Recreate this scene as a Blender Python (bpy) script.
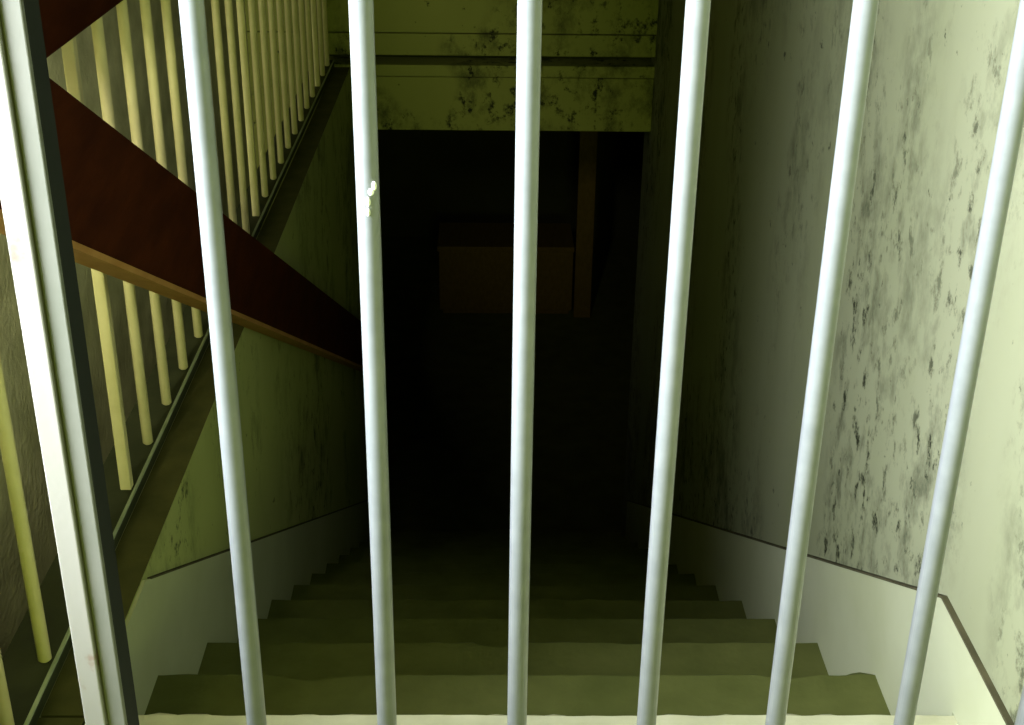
import bpy, bmesh, math, random
from mathutils import Vector, Matrix, noise
for o in list(bpy.data.objects): bpy.data.objects.remove(o)
SC = bpy.context.scene; COL = SC.collection
random.seed(4)
# ---------------------------------------------------------------- camera
H = 1.10
F_PX, PITCH, YAW, ROLL = 1329.56, 0.4487, 0.0206, 0.0138
fw = Vector((math.sin(YAW)*math.cos(PITCH), math.cos(YAW)*math.cos(PITCH), -math.sin(PITCH)))
r0 = Vector((math.cos(YAW), -math.sin(YAW), 0)); u0 = r0.cross(fw)
rt = math.cos(ROLL)*r0 + math.sin(ROLL)*u0; up = -math.sin(ROLL)*r0 + math.cos(ROLL)*u0
cd = bpy.data.cameras.new('camera'); cam = bpy.data.objects.new('camera', cd); COL.objects.link(cam)
cd.sensor_fit = 'HORIZONTAL'; cd.sensor_width = 36; cd.lens = F_PX/1024*36; cd.clip_start = .02
cam.matrix_world = Matrix(((rt.x, up.x, -fw.x, 0), (rt.y, up.y, -fw.y, 0), (rt.z, up.z, -fw.z, H), (0, 0, 0, 1)))
SC.camera = cam
SC.view_settings.view_transform = 'Standard'; SC.view_settings.look = 'None'
SC.view_settings.gamma = 1; SC.view_settings.exposure = 0.9; SC.view_settings.use_curve_mapping = False
# ---------------------------------------------------------------- world and daylight
W = bpy.data.worlds.new('world'); SC.world = W; W.use_nodes = True
W.node_tree.nodes['Background'].inputs[0].default_value = (.55, .7, .9, 1)
W.node_tree.nodes['Background'].inputs[1].default_value = .0
# daylight entering by the window of the landing, left of and behind the viewer
WC, WTH, WW, WZ0, WZ1 = (-.90, .52), math.radians(22), .60, .60, 1.50    # window centre, facing angle, width, sill, head
def area(name, loc, rot, sx, sy, energy, color, spread=180):
    ld = bpy.data.lights.new(name, 'AREA'); lo = bpy.data.objects.new(name, ld); COL.objects.link(lo)
    ld.shape = 'RECTANGLE'; ld.size = sx; ld.size_y = sy; ld.energy = energy; ld.color = color; ld.spread = math.radians(spread)
    lo.location = loc; lo.rotation_euler = rot; return lo
area('window_daylight', (WC[0], WC[1], (WZ0+WZ1)/2), (0, math.radians(-74), WTH), WZ1-WZ0, WW, 17.5, (.90, .94, 1.0), 70)
# added dim yellow-green fill behind the viewer, without any fixture
area('landing_fill', (.30, -1.2, .80), (math.radians(92), 0, 0), .5, .4, 13, (.66, .84, .12))
# added fill to brighten the balusters and the rough wall, no real source
area('baluster_fill', (-.66, .80, 1.20), (math.radians(66), 0, math.radians(20)), .25, .22, 5, (1.0, .96, .66), 76)

# ---------------------------------------------------------------- key dimensions (metres)
XL, XR, Y0, RUN, RISE = -.489, .5865, 1.2804, .3007, .1722
XK, XB, YB0, SB = -.5432, -.5572, 1.7806, .14025
ZK = .024
YL, ZLIN = 4.677, -.2265
YG, XG0, SG = .883, -.1934, .11
NSTEP = 13
ZF = -RISE*NSTEP
XW = -.85            # far wall behind the balustrade
XLW = -1.42           # wall on the window side
YBK, ZC = -1.6, 2.5

# ---------------------------------------------------------------- materials
def srgb(r, g, b):
    f = lambda c: (c/255/12.92) if c/255 <= .04045 else ((c/255+.055)/1.055)**2.4
    return (f(r), f(g), f(b), 1)
class NT:
    def __init__(s, name):
        s.m = bpy.data.materials.new(name); s.m.use_nodes = True
        s.n = s.m.node_tree.nodes; s.l = s.m.node_tree.links; s.b = s.n['Principled BSDF']
        g = s.n.new('ShaderNodeNewGeometry'); s.pos = g.outputs['Position']
    def map(s, scale, loc=(0, 0, 0)):
        k = s.n.new('ShaderNodeMapping'); k.inputs['Scale'].default_value = scale; k.inputs['Location'].default_value = loc
        s.l.new(s.pos, k.inputs[0]); return k.outputs[0]
    def noise(s, scale, detail=4, rough=.55, vec=None):
        k = s.n.new('ShaderNodeTexNoise'); k.inputs['Scale'].default_value = scale
        k.inputs['Detail'].default_value = detail; k.inputs['Roughness'].default_value = rough
        s.l.new(vec or s.pos, k.inputs['Vector']); return k.outputs['Fac']
    def ramp(s, fac, stops):
        k = s.n.new('ShaderNodeValToRGB'); e = k.color_ramp.elements
        while len(e) < len(stops): e.new(.5)
        for el, (p, c) in zip(e, stops):
            el.position = p; el.color = c if isinstance(c, tuple) else (c, c, c, 1)
        s.l.new(fac, k.inputs[0]); return k.outputs[0]
    def math(s, op, a, b=None):
        k = s.n.new('ShaderNodeMath'); k.operation = op; k.use_clamp = True
        for i, v in enumerate((a, b)):
            if v is None: continue
            if isinstance(v, (int, float)): k.inputs[i].default_value = v
            else: s.l.new(v, k.inputs[i])
        return k.outputs[0]
    def mix(s, fac, a, b):
        k = s.n.new('ShaderNodeMix'); k.data_type = 'RGBA'
        for sock, v in ((k.inputs['Factor'], fac), (k.inputs['A'], a), (k.inputs['B'], b)):
            if isinstance(v, (int, float, tuple)): sock.default_value = v
            else: s.l.new(v, sock)
        return k.outputs['Result']
    def out(s, col, rough=.8, bump=None, strength=.3, dist=.002, metal=0, spec=.3):
        if isinstance(col, tuple): s.b.inputs['Base Color'].default_value = col
        else: s.l.new(col, s.b.inputs['Base Color'])
        s.b.inputs['Roughness'].default_value = rough; s.b.inputs['Metallic'].default_value = metal
        s.b.inputs['Specular IOR Level'].default_value = spec
        if bump is not None:
            k = s.n.new('ShaderNodeBump'); k.inputs['Strength'].default_value = strength; k.inputs['Distance'].default_value = dist
            s.l.new(bump, k.inputs['Height']); s.l.new(k.outputs[0], s.b.inputs['Normal'])
        return s.m
def mottled(name, a, b, scale=6, rough=.85, strength=.3, bscale=60):
    t = NT(name); c = t.ramp(t.noise(scale, 5), [(.3, a), (.7, b)])
    return t.out(c, rough, t.noise(bscale, 4), strength)
def mouldy(name, a, b, spot, patch_lo=.47, patch_hi=.62, vs=.3, dens=.6):
    t = NT(name)
    base = t.ramp(t.noise(2.2, 4, .5, t.map((1, 1, .35))), [(.3, a), (.7, b)])
    patch = t.ramp(t.noise(2.6, 2, .5, t.map((1, 1, vs), (3.1, 1.7, .4))), [(patch_lo, 0.), (patch_hi, 1.)])
    fine = t.ramp(t.noise(24, 6, .72, t.map((1, 1, .8))), [(dens-.05, 0.), (dens+.05, 1.)])
    haze = t.ramp(t.noise(11, 6, .7, t.map((1, 1, .7), (0, 2, 0))), [(.48, 0.), (.66, 1.)])
    m1 = t.math('MULTIPLY', patch, fine)
    m2 = t.math('MULTIPLY', t.math('MULTIPLY', patch, haze), .75)
    stray = t.ramp(t.noise(26, 4, .6), [(.68, 0.), (.73, 1.)])
    m = t.math('MAXIMUM', t.math('MAXIMUM', m1, m2), t.math('MULTIPLY', stray, .8))
    return t.out(t.mix(m, base, spot), .8, t.noise(35, 4), .12, spec=.25)
M = {}
M['wall_r'] = mouldy('mouldy_cream_plaster', srgb(142, 148, 112), srgb(156, 160, 130), srgb(34, 40, 18), .45, .6, .3, .59)
M['wall_l'] = mouldy('mouldy_olive_plaster', srgb(166, 174, 109), srgb(184, 191, 127), srgb(49, 56, 27))
M['wall_far'] = mouldy('stained_lintel_plaster', srgb(137, 144, 71), srgb(150, 155, 82), srgb(32, 37, 19), .45, .55, .9, .585)
M['wall_rough'] = mottled('rough_grey_render', srgb(167, 168, 131), srgb(218, 218, 178), 9, .95, .9, 90)
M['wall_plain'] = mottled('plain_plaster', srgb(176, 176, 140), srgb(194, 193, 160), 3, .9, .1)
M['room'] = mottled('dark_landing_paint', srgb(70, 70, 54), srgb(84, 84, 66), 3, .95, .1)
M['skirt'] = mottled('cement_skirting', srgb(177, 182, 146), srgb(193, 198, 167), 3, .7, .1)
M['groove'] = mottled('dark_skirting_line', srgb(66, 64, 43), srgb(94, 89, 64), 20, .9)
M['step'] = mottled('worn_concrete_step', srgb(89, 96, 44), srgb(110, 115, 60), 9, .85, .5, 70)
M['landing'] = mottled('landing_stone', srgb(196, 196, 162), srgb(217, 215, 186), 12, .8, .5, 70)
M['ledge'] = mottled('brown_cement_ledge', srgb(67, 67, 32), srgb(88, 86, 46), 14, .85, .4)
M['kerb'] = mottled('grey_green_kerb', srgb(41, 46, 29), srgb(57, 61, 40), 14, .6, .3)
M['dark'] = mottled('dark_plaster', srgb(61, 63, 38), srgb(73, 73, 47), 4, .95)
t = NT('galvanised_bar'); n_ = t.noise(60, 4)
M['bar'] = t.out(t.ramp(n_, [(.2, srgb(112, 117, 118)), (.8, srgb(127, 132, 132))]), .3, t.noise(220, 3), .10, .0004, .15, .5)
t = NT('white_paint_post')
rust = t.ramp(t.noise(26, 4, .6), [(.61, 0.), (.68, 1.)])
M['post'] = t.out(t.mix(t.math('MULTIPLY', rust, .6), srgb(126, 125, 117), srgb(105, 73, 56)), .5, t.noise(90, 3), .15)
M['stile'] = mottled('grey_paint_stile', srgb(92, 95, 85), srgb(102, 103, 95), 20, .5, .15)
M['baluster'] = mottled('cream_paint_baluster', srgb(207, 199, 150), srgb(222, 213, 167), 20, .45, .15)
def wood(name, a, b, rough=.6, spec=.2):
    t = NT(name); c = t.ramp(t.noise(9, 6, .6, t.map((6, .8, 3))), [(.3, a), (.7, b)])
    return t.out(c, rough, t.noise(40, 4, .5, t.map((4, .5, 4))), .25, spec=spec)
M['rail'] = wood('red_brown_painted_board', srgb(48, 16, 3), srgb(68, 28, 6), .8, .08)
M['side_shade'] = mottled('stile_side_shade', srgb(8, 16, 6), srgb(12, 19, 10), 20, .7, .1)
M['lit_edge'] = mottled('kerb_lit_edge', srgb(150, 164, 140), srgb(180, 190, 166), 20, .5, .1)
M['pale_wood'] = wood('pale_wood_edge', srgb(160, 114, 63), srgb(180, 137, 82), .6)
M['chest'] = wood('dull_brown_wood', srgb(113, 91, 40), srgb(130, 105, 52), .7)
M['blob'] = NT('white_paint_drip').out(srgb(240, 240, 232), .3)
M['frame'] = mottled('window_paint', srgb(190, 190, 170), srgb(205, 205, 185), 8, .5)

# ---------------------------------------------------------------- mesh helpers
def box(bm, x0, x1, y0, y1, z0, z1, bev=0):
    r = bmesh.ops.create_cube(bm, size=1)
    for v in r['verts']:
        v.co = Vector((x0+(v.co.x+.5)*(x1-x0), y0+(v.co.y+.5)*(y1-y0), z0+(v.co.z+.5)*(z1-z0)))
    if bev:
        es = list({e for v in r['verts'] for e in v.link_edges})
        bmesh.ops.bevel(bm, geom=es, offset=bev, segments=2, affect='EDGES', profile=.5)
def rod(bm, x, y, z0, z1, r, seg=20, bev=0):
    prof = [(r-bev, z0), (r, z0+bev), (r, z1-bev), (r-bev, z1)] if bev else [(r, z0), (r, z1)]
    rings = [[bm.verts.new((x+q*math.cos(2*math.pi*i/seg), y+q*math.sin(2*math.pi*i/seg), z)) for i in range(seg)] for q, z in prof]
    for a, b in zip(rings, rings[1:]):
        for i in range(seg):
            f = bm.faces.new((a[i], a[(i+1) % seg], b[(i+1) % seg], b[i])); f.smooth = True
    bm.faces.new(rings[0][::-1]); bm.faces.new(rings[-1])
def prism_x(bm, poly, x0, x1):
    """polygon of (y, z) points extruded along X"""
    a = [bm.verts.new((x0, y, z)) for y, z in poly]; b = [bm.verts.new((x1, y, z)) for y, z in poly]
    n = len(poly); bm.faces.new(a); bm.faces.new(b[::-1])
    for i in range(n): bm.faces.new((a[i], b[i], b[(i+1) % n], a[(i+1) % n]))
def obj(name, bm, m, parent=None, label=None, cat=None, group=None, kind=None):
    bmesh.ops.recalc_face_normals(bm, faces=bm.faces[:])
    me = bpy.data.meshes.new(name); bm.to_mesh(me); bm.free(); me.materials.append(M[m])
    return link(name, me, parent, label, cat, group, kind)
def link(name, me, parent=None, label=None, cat=None, group=None, kind=None, loc=None):
    o = bpy.data.objects.new(name, me); COL.objects.link(o)
    if loc: o.location = loc
    if parent: o.parent = parent
    for k, v in (('label', label), ('category', cat), ('group', group), ('kind', kind)):
        if v: o[k] = v
    return o
def thing(name, label, cat, loc=(0, 0, 0)):
    o = link(name, None, label=label, cat=cat); o.location = loc; return o
def adopt(child, parent):
    child.parent = parent; child.matrix_parent_inverse = Matrix.Translation(-parent.location)
def B(): return bmesh.new()
def boxobj(name, dims, m, parent=None, bev=0, **k):
    bm = B(); box(bm, *dims, bev=bev); return obj(name, bm, m, parent, **k)

# ---------------------------------------------------------------- the setting
S = dict(kind='structure')
boxobj('wall_right', (XR, XR+.2, YBK, YL+.2, ZF-.1, ZC), 'wall_r', **S, label='cream plaster wall right of the stairs, spotted with black mould', cat='wall')
# floor of the landing, ending in a worn stone nosing
fl = boxobj('floor', (XLW, XR, YBK, Y0-.32, -.15, 0), 'landing', **S, label='pale stone floor of the upper landing', cat='floor')
boxobj('ledge_slab', (XK, XL, Y0+.004, YL, -.15, 0), 'ledge', fl)
boxobj('side_slab', (XLW, XL, Y0-.318, Y0, -.15, 0), 'ledge', fl)
def stepmesh(k, yb, zb, m, parent, name):
    """tread k with a chipped, slightly overhanging nosing"""
    yn, zt = Y0+RUN*k+(.012 if k == 0 else 0), -RISE*k
    bm = B(); N = 90; rows = []
    for i in range(N+1):
        x = XL+.003+(XR-XL-.006)*i/N
        q = Vector((x*9, k*3.7, 0)); c = noise.noise(q)*.005+noise.noise(q*4.3)*.005
        chip = max(0, noise.noise(Vector((x*6.1, k*5.3+2, 4)))-.32)*.05
        dz = noise.noise(Vector((x*3, k*2.1, 7)))*.004+noise.noise(Vector((x*24, k*2.1, 1)))*.0035
        if i in (0, N): c = chip = 0
        rows.append([bm.verts.new((x, y, z)) for y, z in (
            (yb, zt), (yn-.05, zt), (yn-.008-chip, zt+dz*.6), (yn+c-chip, zt-.007+dz-chip*.35), (yn+c-.002, zt-.03-chip*.3), (yn-.016, zt-.042), (yn-.02, zb), (yb, zb))])
    for a, b in zip(rows, rows[1:]):
        for j in range(8): 
            bm.faces.new((a[j], b[j], b[(j+1) % 8], a[(j+1) % 8]))
    bm.faces.new(rows[0]); bm.faces.new(rows[-1][::-1])
    return obj(name, bm, m, parent)
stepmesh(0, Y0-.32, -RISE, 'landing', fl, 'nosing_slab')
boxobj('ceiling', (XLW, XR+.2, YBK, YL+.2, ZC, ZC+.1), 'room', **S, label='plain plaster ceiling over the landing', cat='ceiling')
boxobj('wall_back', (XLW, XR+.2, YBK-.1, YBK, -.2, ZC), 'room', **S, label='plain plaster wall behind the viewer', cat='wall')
# splayed window wall of the landing
ww = link('wall_window', None, **S, label='plain splayed wall of the landing with a window', cat='wall')
ww.location = (WC[0], WC[1], 0); ww.rotation_euler.z = WTH
bm = B(); h = WW/2
box(bm, -.14, -.02, -1.15, -h, -.2, ZC); box(bm, -.14, -.02, h, .42, -.2, ZC)
box(bm, -.14, -.02, -h, h, -.2, WZ0); box(bm, -.14, -.02, -h, h, WZ1, ZC)
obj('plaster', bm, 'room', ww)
w = link('window_1', None, kind='structure', label='painted window lighting the landing from the left', cat='window')
w.location = ww.location; w.rotation_euler.z = WTH
bm = B()
for a in ((-.10, -.05, -h, -h+.05, WZ0, WZ1), (-.10, -.05, h-.05, h, WZ0, WZ1), (-.10, -.05, -h, h, WZ0, WZ0+.05), (-.10, -.05, -h, h, WZ1-.05, WZ1)): box(bm, *a)
obj('window_frame', bm, 'frame', w)
# rough wall behind the balustrade, over a sunken void
boxobj('wall_rough', (XW-.12, XW, .95, YL+.2, -2.2, ZC), 'wall_rough', **S, label='rough grey-green rendered wall behind the balustrade', cat='wall')
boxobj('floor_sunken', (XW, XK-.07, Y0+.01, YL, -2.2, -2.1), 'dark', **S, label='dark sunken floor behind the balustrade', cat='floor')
# stairwell wall on the left, under the ledge
boxobj('wall_stair_left', (XK-.07, XL, Y0+.01, YL+.2, ZF-.1, -.15), 'wall_l', **S, label='olive plaster stairwell wall below the ledge', cat='wall')
boxobj('ledge_face', (XL-.02, XL+.001, Y0+.01, YL, -.152, -.002), 'wall_l', bpy.data.objects['wall_stair_left'])
# sloping skirtings on both sides: proud cement with a thin darker top edge
SL = RISE/RUN
def nos(y): return -SL*(y-Y0)
def skirting(name, xa, xb, ya, zflat, yk, side):
    yend = YL
    zt = lambda y: min(zflat, nos(y)+.164)
    bm = B()
    pts = [(ya, zt(ya) if side > 0 else zt(ya))]
    if side > 0: pts += [(yk, zflat)]
    pts += [(yend, zt(yend)), (yend, zt(yend)-.5)]
    pts += [(Y0+.01, -.4), (Y0+.01, 0), (ya, 0)] if side > 0 else [(Y0+.012, -.4), (Y0+.012, -.003), (Y0+.167/SL, -.003)]
    prism_x(bm, pts, xa, xb)
    s = obj(name, bm, 'skirt', **S, label='smooth cement skirting sloping down the %s side of the stairs' % ('right' if side > 0 else 'left'), cat='skirting')
    bm = B(); th = .0026 if side > 0 else .002
    line = ([(ya, zt(ya)), (yk, zflat), (yend, zt(yend))] if side > 0 else [(ya, zt(ya)), (yend, zt(yend))])
    for (a, b) in zip(line, line[1:]):
        e = .0005
        prism_x(bm, [(a[0], a[1]-.001), (b[0], b[1]-.001), (b[0], b[1]+th), (a[0], a[1]+th)], xa-(e if side > 0 else 0), xb+(0 if side > 0 else e))
    obj('dark_edge', bm, 'groove', s)
skirting('baseboard_right', XR-.007, XR, YBK, .103, Y0+(.164-.103)/SL, 1)
skirting('baseboard_left', XL+.001, XL+.006, Y0+.164/SL+.03, 9, 0, -1)
# far wall over the lower doorway: lintel, slot, band, upper panel
wf = link('wall_far', None, **S, label='stained olive plaster wall and lintel above the dark lower doorway', cat='wall')
boxobj('lintel', (XK-.06, XR, YL, YL+.2, ZLIN, -.034), 'wall_far', wf, .004)
boxobj('lintel_cap', (XK-.06, XR, YL-.006, YL+.2, -.031, .010), 'wall_far', wf, .003)
boxobj('slot_back', (XK-.06, XR, YL+.12, YL+.2, .010, .042), 'dark', wf)
boxobj('band', (XW, XR, YL, YL+.2, .042, .118), 'wall_far', wf, .004)
boxobj('upper_panel', (XW, XR, YL+.003, YL+.2, .122, ZC), 'wall_far', wf)
boxobj('side_panel', (XW, XK-.06, YL, YL+.2, -2.2, .042), 'wall_far', wf)
# the dark lower room
YE = 9.0
boxobj('floor_lower', (-1.6, 1.6, Y0+RUN*NSTEP-.02, YE, ZF-.1, ZF), 'step', **S, label='dark floor of the lower room', cat='floor')
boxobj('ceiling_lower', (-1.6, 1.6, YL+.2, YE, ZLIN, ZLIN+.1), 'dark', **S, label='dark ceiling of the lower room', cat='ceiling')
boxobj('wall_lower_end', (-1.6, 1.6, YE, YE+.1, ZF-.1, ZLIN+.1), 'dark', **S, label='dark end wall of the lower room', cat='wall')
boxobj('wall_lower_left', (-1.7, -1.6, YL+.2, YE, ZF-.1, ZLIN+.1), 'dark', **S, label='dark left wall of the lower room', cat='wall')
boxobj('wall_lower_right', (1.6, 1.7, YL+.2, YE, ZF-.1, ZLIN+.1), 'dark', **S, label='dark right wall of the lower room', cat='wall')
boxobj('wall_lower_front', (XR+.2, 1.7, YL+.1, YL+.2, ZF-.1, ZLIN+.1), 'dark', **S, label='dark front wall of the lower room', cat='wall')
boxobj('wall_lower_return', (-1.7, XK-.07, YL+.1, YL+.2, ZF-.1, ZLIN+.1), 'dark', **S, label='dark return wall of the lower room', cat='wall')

# ---------------------------------------------------------------- the stairs
st = thing('staircase', 'worn concrete staircase with chipped edges going down into the dark', 'staircase', (0, Y0, ZF))
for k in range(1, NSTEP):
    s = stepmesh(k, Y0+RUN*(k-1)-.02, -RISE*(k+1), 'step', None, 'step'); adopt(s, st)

# ---------------------------------------------------------------- the barred gate
GZ0, GZ1 = .06, 2.15
gate = thing('barred_gate', 'metal gate of upright round bars across the top of the stairs', 'gate', (XG0, YG, 0))
bm = B(); rod(bm, 0, 0, GZ0+.03, GZ1-.03, .0082, 24); me = None
for i in range(6):
    if i == 0:
        o = obj('bar', bm, 'bar'); me = o.data
    else: o = link('bar', me)
    o.location = (SG*i, 0, 0); o.parent = gate
    if i == 1:
        bb = B()
        for dx, dy, dz, sx, sz in ((.0052, -.0066, .0, .0018, .0036), (.0030, -.0078, -.004, .0022, .0026), (.0008, -.0082, -.011, .0018, .0034), (.0006, -.0082, -.0185, .0016, .0030)):
            r = bmesh.ops.create_icosphere(bb, subdivisions=2, radius=1)
            for v in r['verts']: v.co = Vector((dx+v.co.x*sx, dy+v.co.y*.0022, dz+v.co.z*sz))
        for f in bb.faces: f.smooth = True
        d = obj('paint_drip', bb, 'blob', o); d.location = (0, 0, H-.288)
xs0, xs1 = -.3175, -.303
def gbox(name, d, m, bev=.001):
    o = boxobj(name, d, m, None, bev); adopt(o, gate); return o
gbox('stile', (xs0, xs1, YG-.002, YG+.004, GZ0, GZ1), 'stile')
gbox('stile_shaded_side', (xs0+.002, xs1, YG+.004, YG+.034, GZ0, GZ1), 'side_shade')  # shade on the stile's side face, put in as near-black green
bm = B(); rod(bm, XG0+SG*6, YG, GZ0, GZ1, .0130, 24); o = obj('round_stile', bm, 'bar'); adopt(o, gate)
gbox('bottom_rail', (xs1, XG0+SG*6-.0131, YG-.014, YG+.014, GZ0, GZ0+.04), 'stile')
gbox('top_rail', (xs1, XG0+SG*6-.0131, YG-.014, YG+.014, GZ1-.04, GZ1), 'stile')
gp = boxobj('gate_post', (-.3355, -.3185, YG-.006, YG+.020, 0, ZC), 'post', None, .0012,
            label='white painted metal post with rust marks left of the barred gate', cat='post')

# ---------------------------------------------------------------- the balustrade on the ledge
RZ = .7177; WIDE = (0, 9, 18, -9)
bal = thing('balustrade', 'row of cream painted balusters along the ledge left of the stairs', 'balustrade', (XB, YB0, 0))
o = boxobj('base_rail', (XK-.07, XK, YB0-SB*5.5, YL, 0, ZK), 'kerb', None, .002); adopt(o, bal)
o = boxobj('lit_edge_strip', (XK-.003, XK+.0012, YB0-SB*5.5, YL, ZK-.003, ZK+.001), 'lit_edge', None); adopt(o, bal)  # light catching the kerb edge, put in as a pale strip
o = boxobj('top_rail', (XB-.03, XB+.012, YB0-SB*5.5, YL, RZ, RZ+.14), 'rail', None, .004); adopt(o, bal)
m1 = m2 = None
for i in range(-5, 21):
    wide = i in WIDE
    if wide and m2 is None:
        bm = B(); box(bm, -.0085, .0085, -.0085, .0085, ZK, RZ, .002); o = obj('baluster', bm, 'baluster'); m2 = o.data
    elif not wide and m1 is None:
        bm = B(); rod(bm, 0, 0, ZK, RZ, .0085, 16, .003); o = obj('baluster', bm, 'baluster'); m1 = o.data
    else: o = link('baluster', m2 if wide else m1)
    o.location = (0, SB*i, 0); o.parent = bal

# ---------------------------------------------------------------- sloping handrail board
XF = -.4476
def topz(y): return .767-.536*(y-1.355)
ya, yb, hh = .90, 4.66, .176
hr = thing('handrail_board', 'wide red-brown wooden handrail board sloping down beside the balusters', 'handrail', (XF, ya, 0))
bm = B(); prism_x(bm, [(ya, topz(ya)), (yb, topz(yb)), (yb, topz(yb)-hh), (ya, topz(ya)-hh)], XF-.034, XF); o = obj('board', bm, 'rail'); adopt(o, hr)
bm = B(); prism_x(bm, [(ya, topz(ya)-hh-.001), (yb, topz(yb)-hh-.001), (yb, topz(yb)-hh-.010), (ya, topz(ya)-hh-.010)], XF-.036, XF+.002); o = obj('bottom_edge', bm, 'pale_wood'); adopt(o, hr)  # paler brown strip along the underside of the board
o = boxobj('newel', (XF-.045, XF+.01, ya-.05, ya, 0, topz(ya)+.05), 'rail', None, .004); adopt(o, hr)

# ---------------------------------------------------------------- things in the dark room below
cy = 7.62
ch = thing('wooden_chest', 'low brown wooden chest on the floor of the dark lower room', 'chest', (.15, cy, ZF))
for nm, d, bv in (('body', (-.30, .525, cy, cy+.42, ZF+.03, ZF+.42), .006), ('lid', (-.31, .53, cy-.01, cy+.43, ZF+.42, ZF+.455), .006),
                  ('plinth', (-.28, .51, cy+.02, cy+.40, ZF, ZF+.03), .003)):
    o = boxobj(nm, d, 'chest', None, bv); adopt(o, ch)
pl = boxobj('upright_plank', (.535, .64, cy-.04, cy-.01, ZF, ZF+1.95), 'chest', None, .004, label='narrow brown upright plank standing right of the chest', cat='plank')
